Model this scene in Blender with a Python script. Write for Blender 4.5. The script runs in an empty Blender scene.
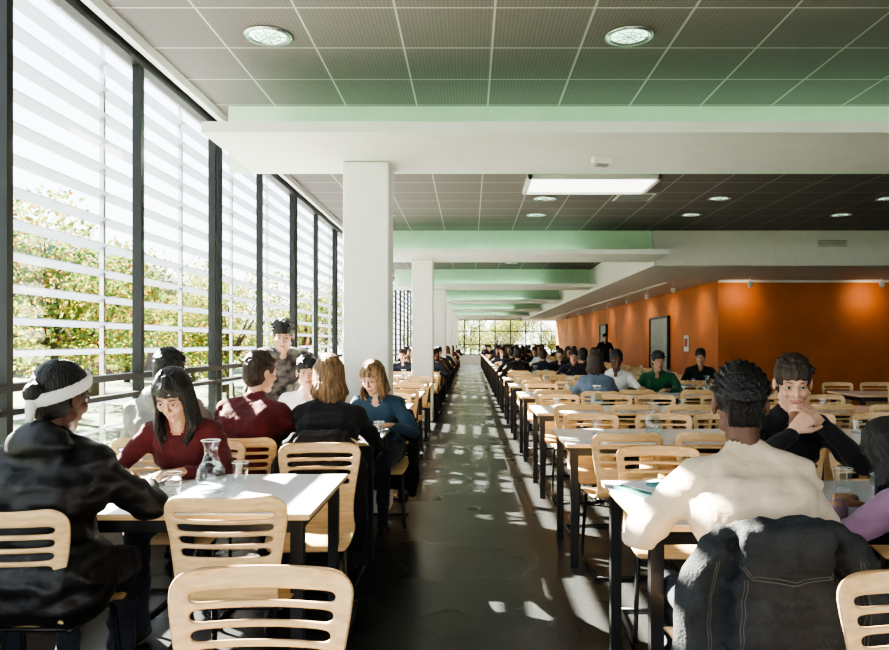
import bpy, math, random
import numpy as np
from mathutils import Vector as V, Matrix, noise
from mathutils.bvhtree import BVHTree
random.seed(7)
D=bpy.data; C=bpy.context
COL=C.scene.collection
# ------------------------------------------------------------------ materials
MATS={}
def mat(name,col,rough=.6,metal=0,var=.08,scale=6,bump=0,bscale=40,stretch=(1,1,1),spec=None,emis=None,es=0,sheen=0,bd=.01):
    if name in MATS: return MATS[name]
    m=D.materials.new(name); m.use_nodes=True; nt=m.node_tree; n=nt.nodes; l=nt.links
    b=n['Principled BSDF']; b.inputs['Roughness'].default_value=rough; b.inputs['Metallic'].default_value=metal
    if spec is not None: b.inputs['Specular IOR Level'].default_value=spec
    if sheen: b.inputs['Sheen Weight'].default_value=sheen
    tc=n.new('ShaderNodeTexCoord'); mp=n.new('ShaderNodeMapping'); mp.inputs['Scale'].default_value=stretch
    l.new(tc.outputs['Object'],mp.inputs[0])
    nz=n.new('ShaderNodeTexNoise'); nz.inputs['Scale'].default_value=scale; nz.inputs['Detail'].default_value=4
    l.new(mp.outputs[0],nz.inputs['Vector'])
    cr=n.new('ShaderNodeValToRGB')
    a=[max(0,c*(1-var*2)) for c in col]; bb=[min(1,c*(1+var*2)) for c in col]
    cr.color_ramp.elements[0].position=.3; cr.color_ramp.elements[1].position=.7
    cr.color_ramp.elements[0].color=(*a,1); cr.color_ramp.elements[1].color=(*bb,1)
    l.new(nz.outputs['Fac'],cr.inputs[0]); l.new(cr.outputs[0],b.inputs['Base Color'])
    if bump:
        n2=n.new('ShaderNodeTexNoise'); n2.inputs['Scale'].default_value=bscale; n2.inputs['Detail'].default_value=3
        l.new(mp.outputs[0],n2.inputs['Vector'])
        bp=n.new('ShaderNodeBump'); bp.inputs['Strength'].default_value=bump; bp.inputs['Distance'].default_value=bd
        l.new(n2.outputs['Fac'],bp.inputs['Height']); l.new(bp.outputs[0],b.inputs['Normal'])
    if emis:
        b.inputs['Emission Color'].default_value=(*emis,1); b.inputs['Emission Strength'].default_value=es
    MATS[name]=m; return m
ply=mat('birch_plywood',(.72,.50,.26),.38,var=.09,scale=5,stretch=(1.5,14,14),bump=.05)
plyedge=mat('plywood_edge',(.48,.30,.15),.5,var=.15,scale=8,stretch=(1,1,30))
blk=mat('black_steel',(.012,.012,.013),.35,var=.1)
frameM=mat('dark_window_frame',(.016,.018,.019),.45)
white=mat('white_paint',(.77,.77,.74),.7,var=.015)
whiteG=mat('white_soffit_paint',(.77,.79,.75),.7,var=.015)
coveG=mat('cove_painted_green_glow',(.66,.90,.71),.7,var=.015)  # green glow of the tubes painted into the upstand's base colour
lam=mat('white_laminate',(.78,.80,.82),.2,var=.02)
orange=mat('orange_plaster',(.50,.155,.042),.6,var=.06,scale=1.5,bump=.05)
doorM=mat('grey_door_paint',(.28,.29,.28),.5)
chrome=mat('brushed_chrome',(.6,.6,.6),.25,metal=1)
beamglow=mat('green_fluorescent_tube',(.7,1,.8),.5,emis=(.68,1,.74),es=6)
downglow=mat('downlight_lens',(.8,1,.85),.5,emis=(.6,1,.75),es=1.3)
skyglow=mat('rooflight_diffuser',(.9,.9,.9),.5,emis=(1,1,.97),es=1.5)
skinL=mat('skin_fair',(.55,.33,.23),.5,var=.07,scale=14,bump=.12,bscale=60)
skinA=mat('skin_tan',(.44,.26,.165),.5,var=.07,scale=14,bump=.12,bscale=60)
skinD=mat('skin_dark',(.12,.055,.03),.5,var=.05)
lipM=mat('lips',(.42,.18,.14),.45); lipD=mat('lips_dark',(.14,.05,.035),.45)
eyeW=mat('eye_white',(.62,.60,.57),.3); eyeB=mat('eye_iris',(.02,.012,.008),.2)
hBlack=mat('hair_black',(.010,.008,.007),.42,var=.3,bump=.9,bscale=70,stretch=(3,3,.4))
hBrown=mat('hair_brown',(.038,.021,.012),.45,var=.4,scale=25,bump=.9,bscale=70,stretch=(3,3,.4))
hBlonde=mat('hair_blonde',(.21,.125,.06),.48,var=.42,scale=22,bump=1,bscale=70,stretch=(3,3,.3))
shoe=mat('shoe_leather',(.02,.018,.016),.5)
def cloth(n,c,v=.1,b=.7): return mat('cloth_'+n,c,.88,var=v,scale=9,bump=b,bscale=13,sheen=.1,bd=.02)
cBlk=cloth('black',(.010,.010,.012)); cRed=cloth('dark_red',(.09,.010,.012)); cCream=cloth('cream',(.60,.49,.36),.05,.6)
cWhite=cloth('white',(.68,.68,.66),.05); cBlue=cloth('slate_blue',(.03,.065,.10)); cJean=cloth('denim',(.02,.025,.04))
cGreen=cloth('green',(.012,.08,.03)); cGrey=cloth('grey',(.24,.24,.24)); cPurple=cloth('mauve',(.30,.18,.27))
cDenim=mat('washed_black_denim',(.028,.031,.034),.9,var=.16,scale=10,bump=.5,bscale=120)
stitch=mat('seam_stitch',(.11,.11,.105),.9); cBrown=cloth('brown',(.14,.065,.03)); cLBlue=cloth('pale_blue',(.14,.19,.26))
puffy=mat('puffer_nylon_black',(.008,.008,.010),.5,var=.2,bump=.8,bscale=10,bd=.02)
cPlaid=mat('fleece_grey_mottled',(.13,.12,.115),.95,var=.45,scale=16,bump=.8,bscale=40)
def glassm(name,base,gain,rough,col=(1,1,1),pw=4):
    m=D.materials.new(name); m.use_nodes=True; n=m.node_tree.nodes; l=m.node_tree.links; n.clear()
    o=n.new('ShaderNodeOutputMaterial'); mx=n.new('ShaderNodeMixShader'); t=n.new('ShaderNodeBsdfTransparent'); g=n.new('ShaderNodeBsdfGlossy')
    t.inputs[0].default_value=(*col,1); g.inputs['Roughness'].default_value=rough
    lw=n.new('ShaderNodeLayerWeight'); lw.inputs['Blend'].default_value=.5
    p=n.new('ShaderNodeMath'); p.operation='POWER'; p.inputs[1].default_value=pw; l.new(lw.outputs['Facing'],p.inputs[0])
    q=n.new('ShaderNodeMath'); q.operation='MULTIPLY_ADD'; q.inputs[1].default_value=gain; q.inputs[2].default_value=base; l.new(p.outputs[0],q.inputs[0])
    l.new(q.outputs[0],mx.inputs[0]); l.new(t.outputs[0],mx.inputs[1]); l.new(g.outputs[0],mx.inputs[2]); l.new(mx.outputs[0],o.inputs[0]); return m
winglass=glassm('window_glass',.03,.25,.02,(.94,.97,.98))
jugglass=glassm('clear_glass',.08,.6,.03,(.93,.96,.96),3)
waterM=glassm('water',.05,.4,.02,(.88,.94,.95),3)
def louvre():
    m=D.materials.new('louvre_translucent'); m.use_nodes=True; n=m.node_tree.nodes; l=m.node_tree.links; n.clear()
    o=n.new('ShaderNodeOutputMaterial'); mx=n.new('ShaderNodeMixShader'); d=n.new('ShaderNodeBsdfDiffuse'); t=n.new('ShaderNodeBsdfTranslucent')
    nz=n.new('ShaderNodeTexNoise'); nz.inputs['Scale'].default_value=3; cr=n.new('ShaderNodeValToRGB')
    cr.color_ramp.elements[0].color=(.40,.43,.48,1); cr.color_ramp.elements[1].color=(.52,.55,.60,1); l.new(nz.outputs[0],cr.inputs[0])
    l.new(cr.outputs[0],d.inputs[0]); l.new(cr.outputs[0],t.inputs[0]); mx.inputs[0].default_value=.35
    l.new(d.outputs[0],mx.inputs[1]); l.new(t.outputs[0],mx.inputs[2]); l.new(mx.outputs[0],o.inputs[0]); return m
louvM=louvre()
def leaf(name,c):
    m=D.materials.new(name); m.use_nodes=True; n=m.node_tree.nodes; l=m.node_tree.links; n.clear()
    o=n.new('ShaderNodeOutputMaterial'); mx=n.new('ShaderNodeMixShader'); d=n.new('ShaderNodeBsdfDiffuse'); t=n.new('ShaderNodeBsdfTranslucent')
    nz=n.new('ShaderNodeTexNoise'); nz.inputs['Scale'].default_value=2; cr=n.new('ShaderNodeValToRGB')
    cr.color_ramp.elements[0].color=(*[x*.6 for x in c],1); cr.color_ramp.elements[1].color=(*[min(1,x*1.4) for x in c],1)
    l.new(nz.outputs[0],cr.inputs[0]); l.new(cr.outputs[0],d.inputs[0]); l.new(cr.outputs[0],t.inputs[0]); mx.inputs[0].default_value=.4
    l.new(d.outputs[0],mx.inputs[1]); l.new(t.outputs[0],mx.inputs[2]); l.new(mx.outputs[0],o.inputs[0]); return m
leaf1=leaf('leaf_yellow',(.32,.29,.07)); leaf2=leaf('leaf_green',(.13,.20,.06)); leaf3=leaf('leaf_orange',(.26,.14,.05))
bark=mat('bark',(.06,.045,.03),.9); grass=mat('grass',(.07,.10,.04),.95,var=.3,scale=2)
brick=mat('brick_facade',(.12,.085,.065),.9,var=.2,scale=3)
def grid_mat(name,base,line,size,ox,oy,w,rough,stripes=False):
    m=D.materials.new(name); m.use_nodes=True; n=m.node_tree.nodes; l=m.node_tree.links
    b=n['Principled BSDF']; b.inputs['Roughness'].default_value=rough
    g=n.new('ShaderNodeNewGeometry'); s=n.new('ShaderNodeSeparateXYZ'); l.new(g.outputs['Position'],s.inputs[0])
    def ax(out,off,ww):
        a=n.new('ShaderNodeMath'); a.operation='ADD'; a.inputs[1].default_value=off+600*size; l.new(out,a.inputs[0])
        d=n.new('ShaderNodeMath'); d.operation='MODULO'; d.inputs[1].default_value=size; l.new(a.outputs[0],d.inputs[0])
        s1=n.new('ShaderNodeMath'); s1.operation='LESS_THAN'; s1.inputs[1].default_value=ww; l.new(d.outputs[0],s1.inputs[0]); return s1.outputs[0]
    a=ax(s.outputs[0],-ox,w); c=ax(s.outputs[1],-oy,w)
    mxm=n.new('ShaderNodeMath'); mxm.operation='MAXIMUM'; l.new(a,mxm.inputs[0]); l.new(c,mxm.inputs[1])
    nz=n.new('ShaderNodeTexNoise'); nz.inputs['Scale'].default_value=60; l.new(g.outputs['Position'],nz.inputs['Vector'])
    cr=n.new('ShaderNodeValToRGB'); cr.color_ramp.elements[0].color=(*[x*.8 for x in base],1); cr.color_ramp.elements[1].color=(*[x*1.2 for x in base],1)
    if stripes:
        st=n.new('ShaderNodeMath'); st.operation='SINE'; ml=n.new('ShaderNodeMath'); ml.operation='MULTIPLY'; ml.inputs[1].default_value=250
        l.new(s.outputs[0],ml.inputs[0]); l.new(ml.outputs[0],st.inputs[0])
        ad=n.new('ShaderNodeMath'); ad.operation='MULTIPLY_ADD'; ad.inputs[1].default_value=.25; l.new(st.outputs[0],ad.inputs[0]); l.new(nz.outputs[0],ad.inputs[2]); l.new(ad.outputs[0],cr.inputs[0])
    else: l.new(nz.outputs[0],cr.inputs[0])
    mx=n.new('ShaderNodeMix'); mx.data_type='RGBA'; l.new(mxm.outputs[0],mx.inputs['Factor']); l.new(cr.outputs[0],mx.inputs['A']); mx.inputs['B'].default_value=(*line,1)
    l.new(mx.outputs['Result'],b.inputs['Base Color']); return m
ceilM=grid_mat('acoustic_ceiling_tile',(.182,.165,.160),(.46,.46,.43),.6,.15-.007,6.2,.014,.8,True)
def floorm():
    m=D.materials.new('dark_vinyl_floor'); m.use_nodes=True; n=m.node_tree.nodes; l=m.node_tree.links
    b=n['Principled BSDF']; g=n.new('ShaderNodeNewGeometry')
    nz=n.new('ShaderNodeTexNoise'); nz.inputs['Scale'].default_value=140; l.new(g.outputs['Position'],nz.inputs['Vector'])
    cr=n.new('ShaderNodeValToRGB'); cr.color_ramp.elements[0].position=.35; cr.color_ramp.elements[1].position=.75
    cr.color_ramp.elements[0].color=(.020,.022,.023,1); cr.color_ramp.elements[1].color=(.064,.068,.068,1)
    l.new(nz.outputs[0],cr.inputs[0]); l.new(cr.outputs[0],b.inputs['Base Color'])
    n2=n.new('ShaderNodeTexNoise'); n2.inputs['Scale'].default_value=1.2; l.new(g.outputs['Position'],n2.inputs['Vector'])
    mr=n.new('ShaderNodeMapRange'); mr.inputs[3].default_value=.20; mr.inputs[4].default_value=.36; l.new(n2.outputs[0],mr.inputs[0]); l.new(mr.outputs[0],b.inputs['Roughness'])
    return m
floorM=floorm()
# ------------------------------------------------------------------ mesh builder
class MB:
    def __init__(s): s.v=[];s.f=[];s.m=[];s.ms=[]; s.sm=[]
    def mi(s,m):
        if m not in s.ms: s.ms.append(m)
        return s.ms.index(m)
    def add(s,vs,fs,m,smooth=True):
        o=len(s.v); s.v.extend([tuple(v) for v in vs]); k=s.mi(m)
        for f in fs: s.f.append(tuple(i+o for i in f)); s.m.append(k); s.sm.append(smooth)
    def box(s,c,d,m,R=None):
        x,y,z=[a/2 for a in d]; c=V(c)
        vs=[V((i*x,j*y,k*z)) for i in(-1,1) for j in(-1,1) for k in(-1,1)]
        if R: vs=[R@v for v in vs]
        s.add([c+v for v in vs],[(0,1,3,2),(4,6,7,5),(0,4,5,1),(2,3,7,6),(0,2,6,4),(1,5,7,3)],m,False)
    def lathe(s,prof,c,m,n=20):
        vs=[];fs=[];c=V(c)
        for r,z in prof:
            for i in range(n):
                a=2*math.pi*i/n; vs.append(c+V((r*math.cos(a),r*math.sin(a),z)))
        for j in range(len(prof)-1):
            for i in range(n):
                fs.append((j*n+i,j*n+(i+1)%n,(j+1)*n+(i+1)%n,(j+1)*n+i))
        s.add(vs,fs,m)
    def tube(s,pts,r,m,n=8,closed=False):
        pts=[V(p) for p in pts]; vs=[];fs=[]; N=len(pts); pn=None
        for i,p in enumerate(pts):
            if closed: d=(pts[(i+1)%N]-pts[i-1])
            else: d=(pts[min(i+1,N-1)]-pts[max(i-1,0)])
            d.normalize()
            if pn is None:
                a=V((0,0,1)) if abs(d.z)<.9 else V((1,0,0)); pn=d.cross(a).normalized()
            pn=(pn-d*pn.dot(d)).normalized(); b=d.cross(pn)
            rr=r[i] if isinstance(r,(list,tuple)) else r
            for k in range(n):
                t=2*math.pi*k/n; vs.append(p+(pn*math.cos(t)+b*math.sin(t))*rr)
        for i in range(N if closed else N-1):
            for k in range(n):
                j=(i+1)%N; fs.append((i*n+k,i*n+(k+1)%n,j*n+(k+1)%n,j*n+k))
        if not closed: fs.append(tuple(range(n))[::-1]); fs.append(tuple((N-1)*n+k for k in range(n)))
        s.add(vs,fs,m)
    def mesh(s,name):
        me=D.meshes.new(name); me.from_pydata(s.v,[],s.f)
        for m in s.ms: me.materials.append(m)
        me.polygons.foreach_set('material_index',s.m); me.polygons.foreach_set('use_smooth',s.sm); me.update(); return me
    def obj(s,name,loc=(0,0,0),rz=0,bevel=0):
        o=D.objects.new(name,s.mesh(name)); COL.objects.link(o); o.location=loc; o.rotation_euler=(0,0,rz)
        if bevel:
            b=o.modifiers.new('bevel','BEVEL'); b.width=bevel; b.segments=2; b.limit_method='ANGLE'
        return o
def rounded(pts,r,seg=5):
    pts=[V(p) for p in pts]; out=[pts[0]]
    for i in range(1,len(pts)-1):
        a,b,c=pts[i-1],pts[i],pts[i+1]; d1=(a-b);d2=(c-b); q=min(r,d1.length*.45,d2.length*.45)
        p1=b+d1.normalized()*q; p2=b+d2.normalized()*q
        for k in range(seg+1):
            t=k/seg; out.append(p1*(1-t)**2+b*2*t*(1-t)+p2*t*t)
    out.append(pts[-1]); return out
def inst(name,me,loc,rz=0,sc=None):
    o=D.objects.new(name,me); COL.objects.link(o); o.location=loc; o.rotation_euler=(0,0,rz)
    if sc: o.scale=sc
    return o
def simple(name,c,d,m,bevel=0):
    b=MB(); b.box((0,0,0),d,m); return b.obj(name,c,0,bevel)
# ------------------------------------------------------------------ room shell
CAMH=1.36; CE=3.37; XL=-2.27; XR=10.5; YB=-3.5; YF=46.0; XO=5.4; YO=16.0
simple('floor',((XL+XR)/2-.1,(YB+YF)/2,-.05),(XR-XL+.4,YF-YB+.4,.1),floorM)
simple('ceiling',((XL+XR)/2,(YB+YF)/2,CE+.06),(XR-XL+.4,YF-YB+.4,.12),ceilM)
simple('wall_right',(XR+.1,(YB+YO)/2,CE/2),(.2,YO-YB,CE),white)
simple('wall_orange_front',((XO+XR)/2,YO+.1,1.36),(XR-XO,.2,2.72),orange)
simple('wall_orange_side',(XO+.1,(YO+.2+YF)/2,1.36),(.2,YF-YO-.2,2.72),orange)
b=MB()
b.box(((XL+XO)/2,YF+.1,.30),(XO-XL,.2,.6),white); b.box(((XL+XO)/2,YF+.1,3.1),(XO-XL,.2,.55),white)
b.obj('wall_far')
b=MB()
x=XL
while x<XO+.01:
    b.box((x,YF+.08,1.72),(.07,.1,2.25),frameM); x+=.96
for z in(.63,1.25,2.1,2.8): b.box(((XL+XO)/2,YF+.08,z),(XO-XL,.09,.06),frameM)
b.add([(XL,YF+.1,.6),(XO,YF+.1,.6),(XO,YF+.1,2.85),(XL,YF+.1,2.85)],[(0,1,2,3)],winglass,False)
b.obj('window_far')
b=MB(); b.box(((XL+XR)/2,YB-.1,.35),(XR-XL,.2,.7),white); b.box(((XL+XR)/2,YB-.1,3.2),(XR-XL,.2,.3),white)
b.obj('wall_rear')
b=MB(); x=XL
while x<XR+.1: b.box((x,YB-.1,1.87),(.08,.12,2.35),frameM); x+=1.45
b.obj('window_rear')
simple('wall_left',(XL-.08,(YB+YF)/2,.19),(.16,YF-YB,.38),white)
b=MB(); cy=(YB+YF)/2; ly=YF-YB
ys=[]; y=3.58-1.45*4
while y<YF: ys.append(y); y+=1.45
for i,y in enumerate(ys):
    big=(i-4)%2==0 and i>4
    b.box((XL,y,1.86),(.06,.05,2.98),frameM)
    if big: b.box((XL,y+.15,1.86),(.06,.04,2.98),frameM)
for z,h in((.40,.06),(1.02,.03),(1.14,.04),(3.31,.12)): b.box((XL,cy,z),(.07,ly,h),frameM)
b.obj('window_left')
b=MB(); b.add([(XL-.03,YB,.38),(XL-.03,YF,.38),(XL-.03,YF,3.33),(XL-.03,YB,3.33)],[(0,1,2,3)],winglass,False); b.obj('window_glass_left')
simple('trim_ceiling_left',(XL+.09,cy,3.335),(.05,ly,.07),white)
simple('radiator_cover_left',(XL+.06,cy,.28),(.05,ly,.5),white,.01)
# louvres outside
b=MB(); ang=math.radians(-23); R=Matrix.Rotation(ang,3,'Y')
z=.35
while z<4.4:
    b.box((XL-.42,cy,z),(.092,ly,.007),louvM,R); z+=.19
for y in ys: b.box((XL-.42,y+.35,2.1),(.03,.03,4.0),chrome)
b.obj('sun_louvres')
# dropped soffit beams with green cove lights
PB=6.9; beams=[5.06+PB*k for k in range(6)]
for k,y0 in enumerate(beams):
    x0=-1.85; x1=XR if k==0 else 3.25
    b=MB(); cx=(x0+x1)/2; w=x1-x0
    b.box((cx,y0+.59,2.835),(w,1.18,.05),whiteG)
    b.box((cx,y0+.012,2.8725),(w,.024,.025),whiteG)
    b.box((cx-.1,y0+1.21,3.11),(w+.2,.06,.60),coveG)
    o=b.obj('ceiling_beam')
    b=MB(); xx=x0+.15
    while xx+1.2<x1:
        b.tube([(xx,y0+1.06,2.885),(xx+1.18,y0+1.06,2.885)],.014,beamglow,8); xx+=1.25
    o2=b.obj('cove_tubes'); o2.parent=o
cols=[5.85+PB*k for k in range(6)]
for y in cols:
    simple('column',(-.83,y+.18,1.403),(.365,.36,2.806),white,.012)
simple('ceiling_bulkhead',((3.25+XR)/2,(13.0+YF)/2,3.04),(XR-3.25,YF-13.0,.62),white)
simple('trim_bulkhead',((XO+XR)/2,YO-.02,2.70),(XR-XO,.03,.05),white)
b=MB()
for i in range(5): b.box((0,0,-.05+i*.025),(.5,.02,.008),doorM)
b.box((0,.01,0),(.54,.01,.16),white); b.obj('air_vent',(6.4,12.98,3.12))
b=MB(); b.box((0,0,0),(.5,.5,.012),white)
for i in range(7): b.box((0,-.2+i*.066,-.012),(.44,.03,.012),doorM)
b.obj('ceiling_air_vent',(2.25,10.1,CE-.008))
b=MB(); b.box((0,0,0),(1.5,.85,.02),skyglow)
for sx in(-.77,.77): b.box((sx,0,-.01),(.05,.95,.06),white)
for sy in(-.45,.45): b.box((0,sy,-.01),(1.58,.05,.06),white)
b.obj('ceiling_light_panel',(1.48,9.15,CE-.03))
# downlights
b=MB(); b.lathe([(.155,0),(.16,-.012),(.13,-.016),(.115,.0)],(0,0,0),chrome,28)
b.lathe([(.118,-.004),(.09,-.007),(.001,-.007)],(0,0,0),downglow,28)
for a in range(4):
    t=a*math.pi/4; d=V((math.cos(t),math.sin(t),0)); b.tube([d*-.115+V((0,0,-.012)),d*.115+V((0,0,-.012))],.0035,chrome,5)
for r in(.045,.08): b.tube([(r*math.cos(i*.3927),r*math.sin(i*.3927),-.012) for i in range(16)],.0035,chrome,5,True)
dl=b.mesh('ceiling_downlight')
dys=[1.9,4.8]+[v for k in range(1,6) for v in(3.3+PB*k,4.6+PB*k)]
for y in dys:
    for x in(-1.32,1.04,3.46,5.8,8.2):
        if y>13 and x>3: continue
        inst('ceiling_downlight',dl,(x,y,CE-.001))
b=MB(); b.box((0,0,0),(.16,.06,.05),white); b.box((0,0,-.035),(.1,.05,.02),doorM); b.obj('emergency_light',(1.03,5.75,2.785),.3,.005)
b=MB(); b.tube([(0,0,0),(0,0,-.10)],.012,white,8); b.lathe([(.001,-.04),(.04,-.03),(.055,.02),(.055,.07),(.048,.07),(.045,.03),(.001,.02)],(0,0,-.17),white,16)
sp=b.mesh('track_spotlight')
def spot(loc,tgt,e):
    o=inst('track_spotlight',sp,loc)
    L=D.lights.new('spot_lamp','SPOT'); L.energy=e; L.color=(1,.75,.48); L.spot_size=2.0; L.spot_blend=1.0; L.shadow_soft_size=.08
    lo=D.objects.new('spot_lamp',L); COL.objects.link(lo); lo.parent=o; lo.location=(0,0,-.28)
    d=V(tgt)-V(loc)-V((0,0,-.28)); lo.rotation_euler=d.to_track_quat('-Z','Y').to_euler()
for x in(5.85,8.6): spot((x,15.35,2.73),(x,16.0,2.3),12)
for y in(17,19.5,22,25,28,32,36,40): spot((4.7,y,2.73),(5.4,y,2.0),13)
b=MB(); b.box((0,0,0),(.03,27,.03),white); b.obj('lighting_track',(4.4,30,2.714))
def door(y,w,name):
    b=MB(); b.box((0,0,1.02),(.05,w,2.04),doorM); b.box((-.02,0,2.07),(.08,w+.12,.06),frameM)
    for s_ in(-1,1): b.box((-.02,s_*(w/2+.03),1.04),(.08,.06,2.08),frameM)
    b.tube([(-.03,w*.38,1.0),(-.08,w*.38,1.0),(-.08,w*.25,1.0)],.01,chrome); b.box((-.028,0,.15),(.01,w*.9,.2),chrome)
    b.obj(name,(XO-.03,y,0))
door(20.8,1.9,'door_1'); door(29.5,1.3,'door_2')
b=MB(); b.box((0,0,0),(.02,.35,.4),white); b.box((-.012,0,.02),(.005,.25,.2),mat('sign_red',(.4,.05,.03),.5)); b.obj('wall_sign',(XO-.015,18.3,1.35))
# ------------------------------------------------------------------ dining chair
def make_chair():
    prof=[(.235,.405),(.228,.425),(.20,.441),(.13,.447),(.05,.444),(-.04,.440),(-.11,.442),(-.155,.455),(-.185,.485),(-.200,.53),(-.207,.58),
          (-.212,.615),(-.2145,.635),(-.219,.661),(-.221,.680),(-.226,.704),(-.228,.723),(-.233,.747),(-.235,.766),(-.240,.788),(-.243,.806),(-.247,.824),(-.249,.836),(-.25,.841)]
    wid=[.170,.188,.200,.205,.203,.198,.190,.182,.176,.176,.181,.187,.190,.194,.197,.201,.204,.208,.210,.212,.210,.199,.180,.150]
    us=[-1,-.9,-.80,-.6,-.35,-.12,.12,.35,.6,.80,.9,1]
    slots={12:9,14:9,16:9,18:9}
    verts=[];faces=[]
    for (y,z),w in zip(prof,wid):
        back=max(0,min(1,(z-.5)/.2)) if y<-.1 else 0
        for u in us:
            verts.append((u*w,y+.04*u*u*back,z+(.012*u*u if y>-.15 and y<.2 else 0)-(0)))
    n=len(us)
    for j in range(len(prof)-1):
        for i in range(n-1):
            if j in slots and (2<=i<=8): continue
            faces.append((j*n+i,j*n+i+1,(j+1)*n+i+1,(j+1)*n+i))
    me=D.meshes.new('t'); me.from_pydata(verts,[],faces); me.materials.append(ply); me.materials.append(plyedge)
    o=D.objects.new('t',me); COL.objects.link(o)
    so=o.modifiers.new('s','SOLIDIFY'); so.thickness=.012; so.offset=0; so.material_offset_rim=1
    ss=o.modifiers.new('b','SUBSURF'); ss.levels=2; ss.render_levels=2
    dg=C.evaluated_depsgraph_get(); m2=D.meshes.new_from_object(o.evaluated_get(dg)); D.objects.remove(o)
    mb=MB(); mb.v.extend([tuple(v.co) for v in m2.vertices]); mb.ms=[ply,plyedge]
    for p in m2.polygons: mb.f.append(tuple(p.vertices)); mb.m.append(min(p.material_index,1)); mb.sm.append(True)
    for s in(-1,1):
        x=s*.165
        mb.tube(rounded([(x,-.13,.428),(x,.17,.428),(s*.185,.215,.012),(s*.185,-.24,.012)],.06),.0105,blk,8)
    mb.tube([(-.185,-.235,.012),(.185,-.235,.012)],.0105,blk,8)
    for y in(-.1,.12): mb.tube([(-.165,y,.424),(.165,y,.424)],.009,blk,6)
    return mb.mesh('dining_chair')
chairM=make_chair()
def chair(x,y,deg=0): return inst('dining_chair',chairM,(x,y,0.001),math.radians(deg))
def make_table(L=1.6,W=.8):
    b=MB()
    b.box((0,0,.738),(L-.006,W-.006,.020),ply); b.box((0,0,.7485),(L,W,.003),lam); b.box((0,0,.727),(L-.02,W-.02,.004),ply)
    for s in(-1,1):
        b.box((0,s*(W/2-.05),.70),(L-.12,.03,.05),blk); b.box((s*(L/2-.06),0,.70),(.03,W-.1,.05),blk)
        for t in(-1,1):
            b.box((s*(L/2-.055),t*(W/2-.05),.363),(.045,.045,.725),blk); b.box((s*(L/2-.055),t*(W/2-.05),.008),(.05,.05,.014),blk)
    return b.mesh('dining_table')
tabM=make_table()
def table(x0,y0): return inst('dining_table',tabM,(x0+.8,y0+.4,0))
# ------------------------------------------------------------------ primitives for figures
def cap(a,b,ra,rb,m,ax=None,fac=1): return ('c',V(a),V(b),ra,rb,m,ax,fac)
def ell(c,r,Rm,m): return ('e',V(c),r,Rm,m)
def build_prim(mb,p,dummy):
    if p[0]=='c':
        _,a,b,ra,rb,m,ax,fac=p; d=b-a
        d=d.normalized() if d.length>1e-6 else V((0,0,1))
        t=V((0,0,1)) if abs(d.z)<.9 else V((1,0,0)); e1=d.cross(t).normalized(); e2=d.cross(e1)
        N=14; rings=[-80,-50,-18,18,50,80]; vs=[];fs=[]
        def off(v):
            if ax is not None: v=v+ax*(v.dot(ax)*(fac-1))
            return v
        for th in rings:
            t=math.radians(th); c=math.cos(t); s=math.sin(t)
            base,r=(a,ra) if th<0 else (b,rb)
            k=1.0/math.cos(math.radians(18)) if abs(th)==18 else 1
            for i in range(N):
                q=2*math.pi*i/N; vs.append(base+off((e1*math.cos(q)+e2*math.sin(q))*c*r*k+d*s*r))
        for j in range(5):
            for i in range(N): fs.append((j*N+i,j*N+(i+1)%N,(j+1)*N+(i+1)%N,(j+1)*N+i))
        fs.append(tuple(range(N))[::-1]); fs.append(tuple(5*N+i for i in range(N))); mb.add(vs,fs,dummy)
    else:
        _,c,r,Rm,m=p; N=16; vs=[];fs=[]; K=9
        for j in range(K):
            t=math.radians(-84+168*j/(K-1))
            for i in range(N):
                q=2*math.pi*i/N; l=V((math.cos(t)*math.cos(q)*r[0],math.cos(t)*math.sin(q)*r[1],math.sin(t)*r[2])); vs.append(c+Rm@l)
        for j in range(K-1):
            for i in range(N): fs.append((j*N+i,j*N+(i+1)%N,(j+1)*N+(i+1)%N,(j+1)*N+i))
        fs.append(tuple(range(N))[::-1]); fs.append(tuple((K-1)*N+i for i in range(N))); mb.add(vs,fs,dummy)
def pdist(P,p):
    if p[0]=='c':
        _,a,b,ra,rb,m,ax,fac=p; a=np.array(a);b=np.array(b); d=b-a; L=max(1e-9,d.dot(d))
        t=np.clip((P-a)@d/L,0,1); q=P-(a+t[:,None]*d)
        if ax is not None:
            A=np.array(ax); q=q+np.outer(q@A,A)*(1/fac-1)
        return np.linalg.norm(q,axis=1)-(ra+(rb-ra)*t)
    _,c,r,Rm,m=p; q=(P-np.array(c))@np.array(Rm); return (np.linalg.norm(q/np.array(r),axis=1)-1)*min(r)
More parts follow.
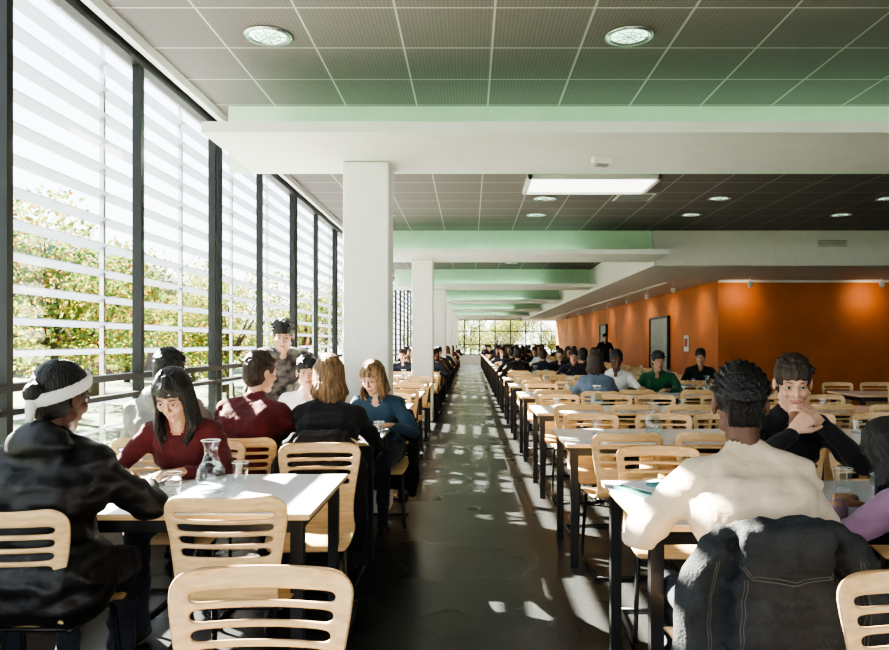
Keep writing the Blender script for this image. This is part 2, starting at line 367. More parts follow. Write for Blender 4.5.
def fuse(out,prims,voxel,sm=4,amp=0,freq=8,seed=0,stretch=(1,1,1),ridge=0):
    mb=MB()
    for p in prims: build_prim(mb,p,ply)
    me=mb.mesh('tmp'); o=D.objects.new('tmp',me); COL.objects.link(o)
    r=o.modifiers.new('r','REMESH'); r.mode='VOXEL'; r.voxel_size=voxel
    if sm: s=o.modifiers.new('s','SMOOTH'); s.iterations=sm; s.factor=.5
    dg=C.evaluated_depsgraph_get(); m2=D.meshes.new_from_object(o.evaluated_get(dg)); D.objects.remove(o); D.meshes.remove(me)
    n=len(m2.vertices); P=np.empty(n*3); m2.vertices.foreach_get('co',P); P=P.reshape(-1,3)
    N=np.empty(n*3); m2.vertex_normals.foreach_get('vector',N); N=N.reshape(-1,3)
    if amp:
        st=np.array(stretch)*freq; Q=P*st+seed*3.1
        dd=np.array([noise.noise(V(q))+.4*noise.noise(V(q*2.3)) for q in Q])
        if ridge:
            rd=np.array([noise.noise(V((q[0]*.9+q[2]*.8,q[1]*.9,q[2]*1.3-q[0]*.5))+V((7,3,1))) for q in Q])
            dd=dd*.7+ridge*(.30-np.sqrt(rd*rd*4+.02))
        P=P+N*(dd*amp)[:,None]
    faces=[tuple(p.vertices) for p in m2.polygons]
    Dm=np.stack([pdist(P,p) for p in prims],1); lab=Dm.argmin(1)
    mats=[p[5] if p[0]=='c' else p[4] for p in prims]
    off=len(out.v); out.v.extend(map(tuple,P.tolist()))
    idx=[out.mi(m) for m in mats]
    for f in faces:
        out.f.append(tuple(i+off for i in f)); out.m.append(idx[lab[f[0]]]); out.sm.append(True)
    D.meshes.remove(m2)
    return P,faces
def ik(S,T,l1,l2,pole):
    d=T-S; L=min(d.length,(l1+l2)*.985); d.normalize(); a=(l1*l1-l2*l2+L*L)/(2*L); h=math.sqrt(max(1e-6,l1*l1-a*a))
    pp=(pole-d*pole.dot(d)).normalized(); return S+d*a+pp*h, S+d*L
def hand(W,d,n,side,m,curl=.45,sc=1.0,spread=1):
    d=d.normalized(); n=(n-d*n.dot(d)).normalized(); s=d.cross(n)
    t=(s if s.x*side<0 else -s)
    P=[cap(W-d*.03,W+d*.02,.026*sc,.024*sc,m,n,.8)]
    ln=(.95,1.05,1.0,.78); kn=(.088,.092,.088,.080); of=(.028,.0095,-.0095,-.027)
    for i in range(4):
        K=W+d*kn[i]*sc+t*of[i]*sc
        P.append(cap(W+d*.01+t*of[i]*.55*sc,K,.0145*sc,.0120*sc,m))
        a=curl*.6; p=K
        for j,(l,r0,r1) in enumerate(((.043,.0098,.0088),(.027,.0088,.0080),(.021,.0080,.0068))):
            dd=(d*math.cos(a)+n*math.sin(a)+t*of[i]*2.2*spread*(1 if j==0 else .5)).normalized(); q=p+dd*l*ln[i]*sc
            P.append(cap(p,q,r0*sc,r1*sc,m)); p=q; a+=curl
    b=W+d*.022*sc+t*.022*sc; dd=(d*.75+t*.65+n*.25).normalized(); q=b+dd*.042*sc
    P.append(cap(b-dd*.01,q,.0155*sc,.012*sc,m)); d2=(d*.95+t*.3+n*.35).normalized(); q2=q+d2*.032*sc
    P.append(cap(q,q2,.0115*sc,.010*sc,m)); P.append(cap(q2,q2+d2*.022*sc,.010*sc,.0078*sc,m))
    return P
def person(name,X,Y,yaw=0,stand=False,ts=.92,lean=10,side=0,lw=(-.17,.38,.785),rw=(.17,.38,.785),hyaw=0,hpitch=-8,top=None,pants=None,
           hair='short',hm=None,skin=None,bulk=1.0,q=1,fem=False,lip=None,extra=None,curl=.5,hlen=.28,hood=False,sleeve=None,collar=None,link=True,seed=1,foot=0,headoff=(0,0,0),fold=1.0):
    top=top or cBlk; pants=pants or cJean; hm=hm or hBlack; skin=skin or skinL; lip=lip or (lipD if skin is skinD else lipM)
    rnd=random.Random(seed); out=MB(); X_=V((1,0,0)); sw=.88 if fem else 1.0
    L=math.radians(lean); sd=math.radians(side)
    t=V((math.sin(sd),math.sin(L),math.cos(L)*math.cos(sd))).normalized(); fw=V((0,math.cos(L),-math.sin(L)))
    hip=V((0,-.045,.565)) if not stand else V((0,-.02,.92))
    chest=hip+t*.33*ts-fw*.015; sh=hip+t*.445*ts-fw*.005; nb=hip+t*.50*ts+fw*.012
    B=[]; bk=bulk
    B.append(cap(hip-X_*.065,hip+X_*.065,.118,.118,pants))
    B.append(cap(hip+t*.06,chest,.112*bk,.118*bk,top,X_,1.28*sw+.06))
    if bk>1.1 or hood: B.append(cap(hip-X_*.09+t*.02,hip+X_*.09+t*.02,.135*bk*.92,.135*bk*.92,top))
    B.append(cap(chest-X_*.065*sw,chest+X_*.065*sw,.118*bk,.118*bk,top))
    B.append(cap(sh-X_*.09*sw-t*.035,sh+X_*.09*sw-t*.035,.086*bk,.086*bk,top))
    if fem:
        for s in(-1,1): B.append(cap(chest+fw*.07+X_*s*.06-t*.01,chest+fw*.075+X_*s*.06-t*.03,.056*bk,.056*bk,top))
    for s in(-1,1):
        B.append(cap(sh+X_*s*.06,nb+t*.03+X_*s*.012,.062,.046,top))
    wr=[]
    arm_l=(.285,.25) if not fem else (.265,.235)
    for s,T in((-1,V(lw)),(1,V(rw))):
        S=sh+X_*s*.168*sw-t*.012
        E,W=ik(S,T,arm_l[0],arm_l[1],V((s*.75,-.25,-.65)))
        B.append(cap(sh+X_*s*.09*sw,S,.070*bk,.062*bk,top)); B.append(cap(S,E,.058*bk,.046*bk,top))
        sl=sleeve or top
        B.append(cap(E,E+(W-E)*.93,.046*bk,(.034*bk if sl is not skin else .029),sl)); wr.append((s,E,W))
        if sl is not skin: B.append(cap(E+(W-E)*.86,E+(W-E)*.93,.036*bk,.036*bk,sl))
    for s in(-1,1):
        if not stand:
            h=hip+X_*s*.085; k=V((s*.105,.385,.515)); a=V((s*.10,.36+foot,.10))
            B.append(cap(h,k,.090,.063,pants)); B.append(cap(k,a,.060,.042,pants)); B.append(cap(a+V((0,.0,.0)),a+V((0,0,-.02)),.044,.046,pants))
            B.append(cap(a+V((0,-.03,-.055)),a+V((s*.02,.15,-.064)),.038,.030,shoe,X_,1.15)); B.append(cap(a,a+V((0,-.01,-.05)),.036,.038,shoe))
        else:
            h=hip+X_*s*.085; k=V((s*.10,.0+.03,.50)); a=V((s*.11,-.02,.09))
            B.append(cap(h,k,.092,.062,pants)); B.append(cap(k,a,.058,.045,pants))
            B.append(cap(a+V((0,-.03,-.048)),a+V((s*.02,.16,-.056)),.038,.030,shoe,X_,1.15))
    nd=(t*.55+V((0,.12,.45))).normalized()
    hp=math.radians(hpitch); hy=math.radians(hyaw)
    f=V((-math.sin(hy)*math.cos(hp),math.cos(hy)*math.cos(hp),math.sin(hp))); u=V((math.sin(hy)*math.sin(hp),-math.cos(hy)*math.sin(hp),math.cos(hp))); r=f.cross(u)
    hc=nb+nd*.085+u*.085+f*.018+V(headoff)
    B.append(cap(nb-t*.02,nb+nd*.05,.052,.050,skin))
    cm=collar or top
    B.append(cap(nb-X_*.03+t*.006-fw*.01,nb+X_*.03+t*.006-fw*.01,.054 if not hood else .07,.054 if not hood else .07,cm))
    if hood:
        B.append(ell(nb-fw*.09+t*.0,(.13,.075,.085),Matrix((r,f,u)).transposed(),top)); B.append(cap(nb-X_*.09-fw*.01,nb+X_*.09-fw*.01,.05,.05,top))
    vb=.0105 if q==1 else .02
    fuse(out,B,vb,5,amp=.012*fold,freq=6,seed=seed,stretch=(1,1,1.5),ridge=.9 if q==1 else 0)
    Rm=Matrix((r,f,u)).transposed()
    def h(x,y,z): return hc+r*x+f*y+u*z
    H=[ell(h(0,-.012,.028),(.074,.093,.090),Rm,skin), ell(h(0,.016,-.035),(.059,.064,.078),Rm,skin),
       cap(h(-.036,.005,-.065),h(0,.056,-.094),.028,.021,skin),cap(h(.036,.005,-.065),h(0,.056,-.094),.028,.021,skin),
       cap(h(0,.082,.008),h(0,.100,-.028),.0075,.0105,skin),cap(h(-.010,.086,-.033),h(.010,.086,-.033),.0078,.0078,skin),
       cap(h(-.042,.066,.022),h(-.014,.081,.024),.0080,.0080,skin),cap(h(.042,.066,.022),h(.014,.081,.024),.0080,.0080,skin),
       cap(h(-.042,.052,-.022),h(-.034,.060,-.03),.018,.018,skin),cap(h(.042,.052,-.022),h(.034,.060,-.03),.018,.018,skin),
       cap(h(0,.062,-.058),h(0,.062,-.064),.021,.021,skin),
       cap(h(-.018,.0765,-.060),h(.018,.0765,-.060),.0050,.0050,lip),cap(h(-.008,.0815,-.0585),h(.008,.0815,-.0585),.0055,.0055,lip),
       cap(h(-.011,.080,-.066),h(.011,.080,-.066),.0055,.0055,lip),
       cap(nb+nd*.0,h(0,-.02,-.05),.050,.050,skin)]
    for s in(-1,1):
        H.append(ell(h(s*.077,-.012,-.008),(.009,.019,.030),Rm,skin))
    fuse(out,H,.0046 if q==1 else .008,2)
    for s in(-1,1):
        for c,rr,m in((h(s*.030,.0695,.003),.0112,eyeW),(h(s*.030,.0755,.003),.0068,eyeB)):
            out.lathe([(.0001,-rr)]+[(rr*math.cos(a),rr*math.sin(a)) for a in(-1,-.5,0,.5,1)]+[(.0001,rr)],c,m,10)
        out.tube([h(s*.015,.087,.026),h(s*.030,.086,.031),h(s*.045,.073,.027)],[.0018,.0026,.0015],hm,6)
        out.tube([h(s*.018,.0805,.0065),h(s*.030,.083,.0095),h(s*.043,.073,.006)],[.0012,.0018,.0012],hBlack if skin is not skinD else eyeB,5)
        out.tube([h(s*.017,.079,.0125),h(s*.030,.0815,.0145),h(s*.045,.072,.011)],[.002,.0045,.002],skin,6)
        out.tube([h(s*.019,.077,-.0065),h(s*.030,.079,-.0085),h(s*.042,.071,-.006)],[.002,.0035,.002],skin,6)
    if hair=='braids': G=[ell(h(0,-.018,.036),(.0805,.0970,.0915),Rm,hm)]
    else: G=[ell(h(0,-.020,.040),(.0835,.1000,.0945),Rm,hm),ell(h(0,-.045,-.01),(.074,.070,.085),Rm,hm)]
    if hair=='short':
        for i in range(90):
            a=rnd.uniform(0,6.28); e=rnd.uniform(.15,1.45); dr=V((math.cos(a)*math.cos(e),math.sin(a)*math.cos(e),math.sin(e)))
            if dr.y>.7: continue
            p=h(0,-.02,.040)+Rm@V((dr.x*.079,dr.y*.094,dr.z*.089)); G.append(cap(p,p+Rm@(dr*.004+V((rnd.uniform(-.012,.012),.006+rnd.uniform(0,.012),-.004))),.010,.006,hm))
    if hair in('long','bob'):
        ln=hlen if hair=='long' else .12
        for i in range(60):
            a=math.radians(-126+252*i/59+rnd.uniform(-3,3)); sx=math.sin(a); cyy=-math.cos(a); k_=rnd.uniform(.96,1.04)
            p0=h(sx*.030,cyy*.04-.005,.122); p1=h(sx*.079*k_,cyy*.091*k_-.012,.055); p2=h(sx*.085*k_,cyy*.094*k_-.012,-.045)
            w=rnd.uniform(.75,1.08)*ln; dn=(V((0,0,-1))*.8-u*.35).normalized()
            p3=p2+dn*w*.5+Rm@V((sx*.012,cyy*.006,0))+V((rnd.uniform(-.01,.01),0,0)); p4=p2+dn*w+V((rnd.uniform(-.02,.02),rnd.uniform(-.01,.01),0))-X_*sx*.02
            G+= [cap(p0,p1,.011,.010,hm),cap(p1,p2,.010,.010,hm),cap(p2,p3,.0105,.0095,hm),cap(p3,p4,.0095,.004,hm)]
        for s in(-1,1):
            for k in range(4): G.append(cap(h(s*.005,.03+k*.012,.118-k*.010),h(s*(.062+.004*k),.045+.004*k-.02,.035),.012,.011,hm))
    if hair in('bun','pony'):
        G.append(ell(h(0,-.120,.0),(.035,.030,.035),Rm,hm))
        if hair=='pony':
            for i in range(12):
                o=V((rnd.uniform(-.03,.03),rnd.uniform(-.02,.02),0)); G.append(cap(h(0,-.14,.02),h(0,-.15,-.05)+o,.018,.016,hm)); G.append(cap(h(0,-.15,-.05)+o,h(0,-.13,-.16)+o,.016,.006,hm))
    if hair=='braids':
        for i in range(13):
            phi=math.radians(-84+14*i); pv=None; nk=26
            for k in range(nk):
                th=math.radians(18+k*(176-18)/(nk-1)); x=math.sin(phi)*math.sin(th)*.084; zz=math.cos(phi)*math.sin(th)*.096; yy=math.cos(th)*.101
                p=h(x,-.018+yy,.036+zz-(.035*max(0,-math.cos(th))))
                rr=.0058+(.0020 if k%2 else 0)
                G.append(cap(p,p,rr,rr,hm))
                if pv is not None: G.append(cap(pv,p,.005,.005,hm))
                pv=p
        for i in range(7):
            x=(i-3)*.013; p=h(x,-.108+abs(x)*.3,-.005)
            for k in range(5):
                q2=p+f*.006-u*.013+r*rnd.uniform(-.002,.002); G.append(cap(p,q2,.0085,.0065,hm)); p=q2
    br=hair=='braids'
    fuse(out,G,(.0034 if br else .0045) if q==1 else .009,1,amp=0 if br else .002,freq=45,seed=seed)
    for s,E,W in wr:
        fd=(W-E).normalized(); low=W.z<.9
        d=V((fd.x,fd.y,fd.z*.25)).normalized() if low else fd
        n=V((0,0,-1)) if low else V((-s*.6,-.7,0))
        fuse(out,hand(W,d,n,s,skin,curl),.0045 if q==1 else .0065,1)
    if extra: extra(out,h,Rm,nb,t,fw,hc)
    me=out.mesh(name)
    if not link: return me
    return inst(name,me,(X,Y,.0),math.radians(yaw))
generic=[]
for i,(nm,tp,hr,hmm,sk,fe) in enumerate((('seated_diner_man',cBlk,'short',hBlack,skinA,False),('seated_diner_woman',cBrown,'long',hBrown,skinL,True),('seated_diner_woman',cGrey,'bob',hBlack,skinD,True),('seated_diner_man',cJean,'short',hBrown,skinL,False),('seated_diner_woman',cWhite,'bob',hBlonde,skinL,True),('seated_diner_man',cRed,'short',hBlack,skinD,False))):
    generic.append((nm,person(nm,0,0,q=2,ts=.86,fem=fe,top=tp,hair=hr,hm=hmm,skin=sk,seed=20+i,link=False,lean=12+(i%4)*3,hyaw=(-15,12,20,-8,5,-20)[i],lw=(-.17,.34,.785),rw=(.17,.34,.785))))
rg=random.Random(11)
def crowd(x,y,s):
    nm,me=rg.choice(generic+generic[:1]+generic[3:4]); inst(nm,me,(x,y,0),(math.pi if s else 0)+rg.uniform(-.1,.1))
# ------------------------------------------------------------------ furniture layout
LT=[2.62,4.52]+[6.56+PB*b_+1.93*j for b_ in range(6) for j in range(3)]
RT=[2.46+1.97*k for k in range(21)]
rc=random.Random(3)
def place(x,y,s,p,depth=.80):
    if rg.random()<p:
        yy=y-.25 if s==0 else y+depth+.25
        crowd(x,yy,s); chair(x,yy,180*s)
    else:
        yy=y+.03 if s==0 else y+depth-.02
        chair(x+rc.uniform(-.03,.03),yy+rc.uniform(-.05,.03)*(1 if s==0 else -1),(180 if s else 0)+rc.uniform(-4,4))
for k,y in enumerate(LT):
    if y+1.2>YF-.5: break
    table(-2.17,y)
    if k>=2:
        for x in(-1.85,-1.30,-.78):
            for s in(0,1): place(x,y,s,0 if ((k-2)%3==0 and s==0 and x>-1.4) else (.34 if k<7 else .22))
for k,y in enumerate(RT):
    if y+1.2>YF-.5: break
    table(.58,y)
    if 1<=k: table(2.28,y)
    if k==3: table(4.55,y+.2)
    if k>=1:
        for j,x in enumerate((.92,1.40,1.86,2.55,3.05,3.55)):
            for s in(0,1):
                if k==3 and s==1 and j in(2,3): continue
                if k==3 and s==0 and j==1: continue
                place(x,y,s,0 if (k<4 or (k==4 and s==0)) else (.26 if j<3 else .14))
for x in(4.85,5.35,5.85): chair(x,8.55,rc.uniform(-20,20)); chair(x,9.5,180)
chair(-.475,1.47,180)
chair(-.83,2.70,0)
chair(-1.46,2.50,0)
chair(-.76,3.58,180+4)
chair(-1.40,3.70,180)
for x in(-1.76,-1.27,-.82): chair(x,4.24,0)
for x in(-1.20,-.66): chair(x,5.54,180)
chair(1.03,1.44,180)
chair(.82,2.17,0)
chair(1.56,2.20,0)
chair(.93,3.47,180-3); chair(1.47,3.52,180); chair(2.0,3.47,180)
# ------------------------------------------------------------------ people
def headband(out,h,Rm,nb,t,fw,hc):
    P=[]; pv=None
    for i in range(25):
        a=2*math.pi*i/24; p=h(.080*math.cos(a),-.020+.097*math.sin(a),.030+.058*math.sin(a))
        if pv is not None: P.append(cap(pv,p,.009,.009,cWhite,V(Rm@V((0,-.3,1))).normalized(),2.6))
        pv=p
    P.append(cap(h(.0,-.12,-.03),h(.03,-.14,-.09),.02,.012,cWhite))
    fuse(out,P,.005,1)
person('seated_woman_black_jacket',-1.42,2.46,4,ts=.90,lean=9,fem=True,top=puffy,hood=True,bulk=1.25,hair='bun',hm=hBlack,skin=skinD,hyaw=-22,hpitch=-12,extra=headband,seed=2,lw=(-.2,.34,.80),rw=(.20,.36,.80),fold=1.6)
person('seated_woman_dark_hair',-1.40,3.70,180,ts=.90,lean=24,fem=True,top=cRed,hair='long',hm=hBlack,skin=skinA,hpitch=-32,seed=3,lw=(-.12,.42,.785),rw=(.16,.42,.785),hlen=.2)
person('seated_man_grey_jacket',-1.76,4.24,0,ts=.95,lean=6,top=cGrey,collar=cWhite,hair='short',hm=hBlack,skin=skinA,hyaw=-15,seed=4,bulk=1.08,hood=True)
person('seated_man_red_sweater',-1.27,4.24,-14,ts=.93,lean=12,top=cRed,hair='short',hm=hBrown,skin=skinL,hyaw=-25,hpitch=-5,seed=5,bulk=1.16)
person('standing_man_grey_fleece',-1.60,6.02,205,stand=True,ts=.97,lean=42,top=cPlaid,sleeve=cBlk,hair='short',hm=hBlack,skin=skinL,hpitch=-20,hyaw=-12,seed=6,lw=(-.25,.55,.80),rw=(.25,.55,.80),bulk=1.3)
person('seated_man_white_shirt',-1.20,5.54,180,ts=.87,lean=16,top=cWhite,hair='short',hm=hBlack,skin=skinL,hpitch=-6,hyaw=12,seed=7,lw=(-.15,.40,.785),rw=(.15,.40,.785))
person('seated_woman_black_sweater',-.82,4.24,4,ts=.89,lean=10,fem=True,top=cBlk,hair='bob',hm=hBlonde,skin=skinL,hyaw=12,seed=8,bulk=1.1,pants=cBlk)
person('seated_woman_blue_top',-.66,5.54,172,ts=.88,lean=26,fem=True,top=cBlue,hair='bob',hm=hBlonde,skin=skinL,hyaw=-12,hpitch=-22,seed=9,lw=(-.15,.40,.785),rw=(.18,.40,.785))
person('seated_woman_cream_shirt',.835,2.17,3,ts=.91,lean=12,fem=True,top=cCream,hair='braids',hm=hBlack,skin=skinD,hyaw=-14,hpitch=-8,seed=10,bulk=1.18,lw=(-.2,.36,.79),rw=(.2,.36,.79),fold=1.4)
person('seated_man_black_jacket',1.47,3.52,188,ts=.95,lean=16,top=cBlk,hair='short',hm=hBrown,skin=skinL,hyaw=-22,hpitch=-16,seed=11,bulk=1.08,lw=(-.06,.26,1.00),rw=(.10,.30,.98),curl=.8)
person('seated_woman_mauve_top',1.58,2.20,8,ts=.9,lean=50,fem=True,top=cPurple,hair='long',hm=hBlack,skin=skinA,hyaw=10,hpitch=-45,seed=12,hlen=.16,lw=(-.2,.46,.785),rw=(.2,.46,.785))
person('seated_man_brown_jacket',-1.93,2.50,-10,ts=.88,lean=10,top=cBrown,hair='short',hm=hBrown,seed=13,hood=True,hyaw=-20)
chair(-1.93,2.50,0)
y3=RT[3]
person('seated_woman_pale_blue',1.40,y3-.25,0,q=2,ts=.86,fem=True,top=cLBlue,hair='bob',hm=hBrown,seed=14); chair(1.40,y3-.25,0)
person('seated_man_white_top',1.86,y3+1.06,180,q=2,ts=.86,top=cWhite,hair='short',hm=hBlack,skin=skinD,seed=15); chair(1.86,y3+1.06,180)
person('seated_man_green_top',2.42,y3+1.06,160,q=2,ts=.86,top=cGreen,hair='short',hm=hBlack,skin=skinA,seed=16,hyaw=20,lean=18); chair(2.42,y3+1.06,180)
inst('walking_man',person('walking_man',0,0,q=2,stand=True,lean=3,top=cBlk,hair='short',hm=hBlack,seed=40,link=False,lw=(-.24,.1,.85),rw=(.24,.05,.85)),(4.4,24.0,0),math.pi)
# ------------------------------------------------------------------ draped jackets
def jacket(name,X,Y,yaw,m,w=.23,zb=.40,seams=False,z0=.845):
    out=MB(); P=[]; n=9
    for i in range(n):
        f=i/(n-1); z=z0-(z0-zb)*f; hw=w*(.80+.22*min(1,f*4)+.06*f)-.03
        if i==0: hw=w*.78-.02
        yc=-.245-.012*f
        P.append(cap((-hw,yc+.02,z),(hw,yc+.02,z),.030+.012*f,.030+.012*f,m)); P.append(cap((-hw*.6,yc-.02,z),(hw*.6,yc-.02,z),.03+.016*f,.03+.016*f,m))
    P.append(cap((-.09,-.235,z0+.015),(.09,-.235,z0+.015),.028,.028,m)); P.append(cap((-.10,-.27,z0-.02),(.10,-.27,z0-.02),.028,.028,m))
    for s in(-1,1):
        P+= [cap((s*w*.82,-.235,z0-.04),(s*(w+.015),-.24,z0-.16),.045,.048,m),cap((s*(w+.015),-.24,z0-.16),(s*(w+.02),-.22,zb+.06),.048,.038,m),cap((s*(w+.02),-.22,zb+.06),(s*(w+.0),-.20,zb-.06),.038,.034,m)]
    pts,faces=fuse(out,P,.008,5,amp=.013,freq=9,seed=X,stretch=(1.6,1,.7),ridge=.8)
    if seams:
        bvh=BVHTree.FromPolygons([V(p) for p in pts],faces)
        def line(pp,nn=14,r=.0013):
            for dx in(0,.008):
                L_=[]
                for a,b_ in zip(pp[:-1],pp[1:]):
                    for i in range(nn):
                        t=i/nn; x=a[0]+(b_[0]-a[0])*t+dx; z=a[1]+(b_[1]-a[1])*t+(dx if abs(b_[0]-a[0])>abs(b_[1]-a[1]) else 0)
                        hit=bvh.ray_cast(V((x,-1,z)),V((0,1,0)))
                        if hit[0]: L_.append(hit[0]+V((0,-.0003,0)))
                if len(L_)>2: out.tube(L_,r,stitch,5)
        line([(-.13,.79),(-.10,.755),(0,.742),(.10,.755),(.13,.79)])
        line([(-.12,.755),(-.135,.6),(-.165,.36)]); line([(.12,.755),(.135,.6),(.165,.36)])
        line([(-.185,.80),(-.205,.66),(-.20,.5)]); line([(.185,.80),(.205,.66),(.20,.5)])
    o=out.obj(name,(X,Y,0),math.radians(yaw)); return o
jacket('denim_jacket',.82,2.165,0,cDenim,w=.225,zb=.33,seams=True,z0=.862)
jacket('black_coat',-.82,4.24,0,cBlk,w=.20,zb=.22)
jacket('black_coat',-.66,5.51,180,cBlk,w=.21,zb=.25)
# ------------------------------------------------------------------ tableware
porcG=mat('glass_rim',(.75,.8,.8),.1)
def carafe_mesh():
    b=MB(); b.lathe([(.001,.002),(.048,.002),(.058,.02),(.060,.06),(.052,.10),(.032,.14),(.025,.165),(.028,.19),(.038,.215)],(0,0,0),jugglass,24)
    b.lathe([(.001,.009),(.053,.022),(.055,.06),(.048,.10),(.035,.125),(.001,.126)],(0,0,0),waterM,24)
    b.tube([(.038*math.cos(i*.3927),.038*math.sin(i*.3927),.215) for i in range(16)],.0022,porcG,5,True); b.tube([(.050*math.cos(i*.3927),.050*math.sin(i*.3927),.004) for i in range(16)],.003,porcG,5,True); return b.mesh('water_carafe')
def glass_mesh():
    b=MB(); b.lathe([(.001,.004),(.028,.003),(.031,.03),(.036,.09)],(0,0,0),jugglass,20)
    b.tube([(.036*math.cos(i*.3927),.036*math.sin(i*.3927),.09) for i in range(16)],.0014,porcG,5,True); b.tube([(.027*math.cos(i*.3927),.027*math.sin(i*.3927),.004) for i in range(16)],.0025,porcG,5,True); return b.mesh('drinking_glass')
porc=mat('porcelain',(.8,.8,.78),.2); food=mat('food_greens',(.25,.22,.04),.7,var=.4,scale=40); trayM=mat('tray_beige',(.45,.36,.24),.4); teal=mat('teal_folder',(.06,.25,.24),.5); paper=mat('paper_sheet',(.8,.8,.78),.8)
def plate_mesh():
    b=MB(); b.lathe([(.001,.002),(.07,.002),(.115,.016),(.118,.018),(.112,.020),(.07,.007),(.001,.006)],(0,0,0),porc,28)
    b.lathe([(.06,.006),(.05,.018),(.03,.026),(.001,.03)],(.01,0,0),food,14); return b.mesh('dinner_plate')
def tray_mesh():
    b=MB(); b.box((0,0,.004),(.42,.30,.006),trayM)
    b.tube(rounded([(-.20,-.15,.012),(.21,-.15,.012),(.21,.15,.012),(-.21,.15,.012),(-.21,-.15,.012),(-.2,-.15,.012)],.03),.007,trayM,6); return b.mesh('serving_tray')
def fork_mesh():
    b=MB(); b.tube([(0,-.09,.003),(0,.04,.004),(0,.06,.004)],[.003,.002,.004],chrome,6)
    for x in(-.007,-.0023,.0023,.007): b.tube([(x,.06,.004),(x,.10,.005)],.0011,chrome,5)
    return b.mesh('fork')
cm_,gm_,pm_,tm_,fm_=carafe_mesh(),glass_mesh(),plate_mesh(),tray_mesh(),fork_mesh()
TZ=.7505
inst('water_carafe',cm_,(-1.05,2.98,TZ))
inst('drinking_glass',gm_,(-1.19,2.94,TZ)); inst('drinking_glass',gm_,(-1.60,2.88,TZ)); inst('drinking_glass',gm_,(-1.0,3.2,TZ))
inst('dinner_plate',pm_,(-1.42,3.20,TZ)); inst('dinner_plate',pm_,(-1.32,2.93,TZ)); inst('fork',fm_,(-1.05,2.80,TZ),.3); inst('fork',fm_,(-1.20,3.12,TZ),2)
inst('serving_tray',tm_,(-1.22,4.74,TZ)); inst('dinner_plate',pm_,(-1.22,4.74,TZ+.008)); inst('water_carafe',cm_,(-.95,4.95,TZ)); inst('dinner_plate',pm_,(-.70,5.06,TZ)); inst('drinking_glass',gm_,(-.6,4.85,TZ)); inst('dinner_plate',pm_,(-.75,4.70,TZ))
inst('drinking_glass',gm_,(-1.35,4.98,TZ)); inst('dinner_plate',pm_,(-1.18,5.06,TZ))
b=MB(); b.box((0,0,.008),(.24,.32,.016),teal); b.box((.02,.01,.019),(.21,.30,.004),paper); b.box((.05,-.03,.0275),(.15,.2,.012),teal); b.obj('folder_and_papers',(.78,2.98,TZ),.5,.002)
inst('dinner_plate',pm_,(1.30,3.06,TZ)); inst('serving_tray',tm_,(1.10,2.84,TZ)); inst('dinner_plate',pm_,(1.10,2.84,TZ+.008)); inst('drinking_glass',gm_,(1.55,3.05,TZ)); inst('drinking_glass',gm_,(1.62,2.9,TZ)); inst('water_carafe',cm_,(1.75,3.10,TZ))
rt=random.Random(5)
for k in range(1,12):
    for x0 in(.58,2.28):
        y=RT[k]
        a=rt.uniform(.5,.7); inst('water_carafe',cm_,(x0+a,y+.4,TZ))
        inst('drinking_glass',gm_,(x0+rt.uniform(.9,1.4),y+.35,TZ)); inst('drinking_glass',gm_,(x0+rt.uniform(.1,.3),y+.45,TZ))
    y=LT[k+1]
    inst('water_carafe',cm_,(-2.17+rt.uniform(.5,1.4),y+.4,TZ))
# ------------------------------------------------------------------ outside
simple('lawn',(-30,30,-.35),(120,160,.2),grass)
def tree_mesh(seed):
    rn=random.Random(seed); b=MB(); H=rn.uniform(1.6,2.0)
    b.tube([(0,0,0),(.05,0,1),(0,.05,H),(.1,0,H+1.4)],[.14,.11,.08,.03],bark,8)
    cl=[]
    for i in range(13):
        a=rn.uniform(0,6.28); rr=rn.uniform(.3,1.5); c=V((rr*math.cos(a),rr*math.sin(a),H+rn.uniform(-.5,1.9)))
        cl.append((c,rn.uniform(.55,.95))); b.tube([(0,0,H*.8),c*.5+V((0,0,H*.4)),c],[.05,.03,.01],bark,6)
    for m,cnt in((leaf1,2000),(leaf2,3000),(leaf3,700)):
        vs=[];fs=[]
        for i in range(cnt):
            c,r=rn.choice(cl); d=V((rn.gauss(0,1),rn.gauss(0,1),rn.gauss(0,.8))).normalized()*r*rn.uniform(.5,1)**.5; p=c+d
            a1=V((rn.gauss(0,1),rn.gauss(0,1),rn.gauss(0,1))).normalized(); a2=a1.cross(V((rn.gauss(0,1),rn.gauss(0,1),rn.gauss(0,1)))).normalized(); s=rn.uniform(.04,.075)
            o=len(vs); vs+= [p-a1*s,p+a2*s*.6,p+a1*s,p-a2*s*.6]; fs.append((o,o+1,o+2,o+3))
        b.add(vs,fs,m,False)
    return b.mesh('autumn_tree')
tms=[tree_mesh(1),tree_mesh(2),tree_mesh(3)]
rr=random.Random(9)
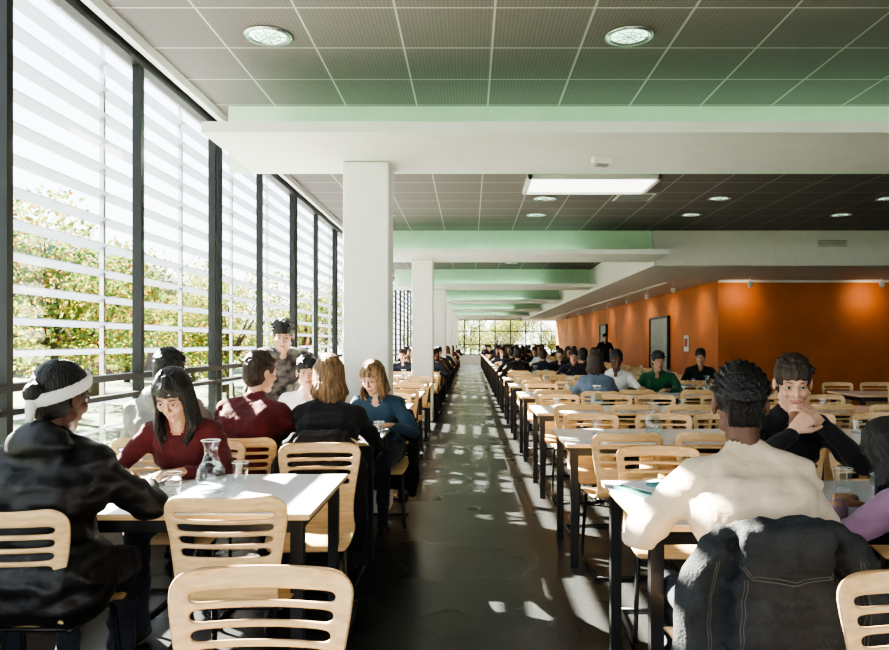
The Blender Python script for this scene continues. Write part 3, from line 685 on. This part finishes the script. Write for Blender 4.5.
for i,(x,y) in enumerate([(-9,11),(-8.5,15),(-10,19.5),(-8,24),(-10.5,28),(-8.5,33),(-10,39),(-9,46),(-13,17),(-14,24),(-13,35),(-12,50),(-3,53),(0,55),(3,53),(6,54),(-1.3,50.5),(1.8,50.5),(-14,30),(-6.5,20),(-6.5,29)]):
    s=rr.uniform(.85,1.1); inst('autumn_tree',tms[i%3],(x,y,-.25),rr.uniform(0,6),(s,s,s*rr.uniform(.8,1.05)))
b=MB(); b.box((0,0,2.75),(8,12,5.5),brick); b.add([(-4.3,-6.3,5.2),(4.3,-6.3,5.2),(4.3,6.3,5.2),(-4.3,6.3,5.2),(0,-6.3,7.5),(0,6.3,7.5)],[(0,1,4),(3,5,2),(0,4,5,3),(1,2,5,4),(0,3,2,1)],mat('slate_roof',(.09,.09,.1),.8),False)
for yy in(-4,-1.5,1,3.5):
    for z in(1.2,3.6): b.box((4.02,yy,z),(.06,1.1,1.3),frameM); b.box((yy*.7,-6.02,z),(1.0,.06,1.3),frameM)
b.obj('brick_building',(-23,44,-.25))
# ------------------------------------------------------------------ light
w=D.worlds.new('World'); C.scene.world=w; w.use_nodes=True; n=w.node_tree.nodes; l=w.node_tree.links
bg=n['Background']; tc=n.new('ShaderNodeTexCoord'); sx=n.new('ShaderNodeSeparateXYZ'); cr=n.new('ShaderNodeValToRGB')
l.new(tc.outputs['Generated'],sx.inputs[0]); l.new(sx.outputs[2],cr.inputs[0]); l.new(cr.outputs[0],bg.inputs[0])
cr.color_ramp.elements[0].color=(.96,.98,1,1); cr.color_ramp.elements[1].color=(.45,.62,.92,1); cr.color_ramp.elements[1].position=.9
bg.inputs[1].default_value=2.6
S=D.lights.new('sun','SUN'); S.energy=62; S.angle=.009; S.color=(1,.91,.76); so=D.objects.new('sun',S); COL.objects.link(so)
so.rotation_euler=V((.74,-.50,-.57)).to_track_quat('-Z','Y').to_euler()
# ------------------------------------------------------------------ camera
cam=D.cameras.new('cam'); co=D.objects.new('camera',cam); COL.objects.link(co); C.scene.camera=co
co.location=(0,0,CAMH); co.rotation_euler=(math.pi/2,0,0)
cam.sensor_width=36; cam.sensor_fit='HORIZONTAL'; cam.lens=735/889*36
cam.shift_x=-(470-444.5)/889; cam.shift_y=(343-325)/889; cam.clip_start=.05; cam.clip_end=300
vs=C.scene.view_settings; vs.view_transform='AgX'
try: vs.look='AgX - High Contrast'
except: pass
vs.exposure=.75
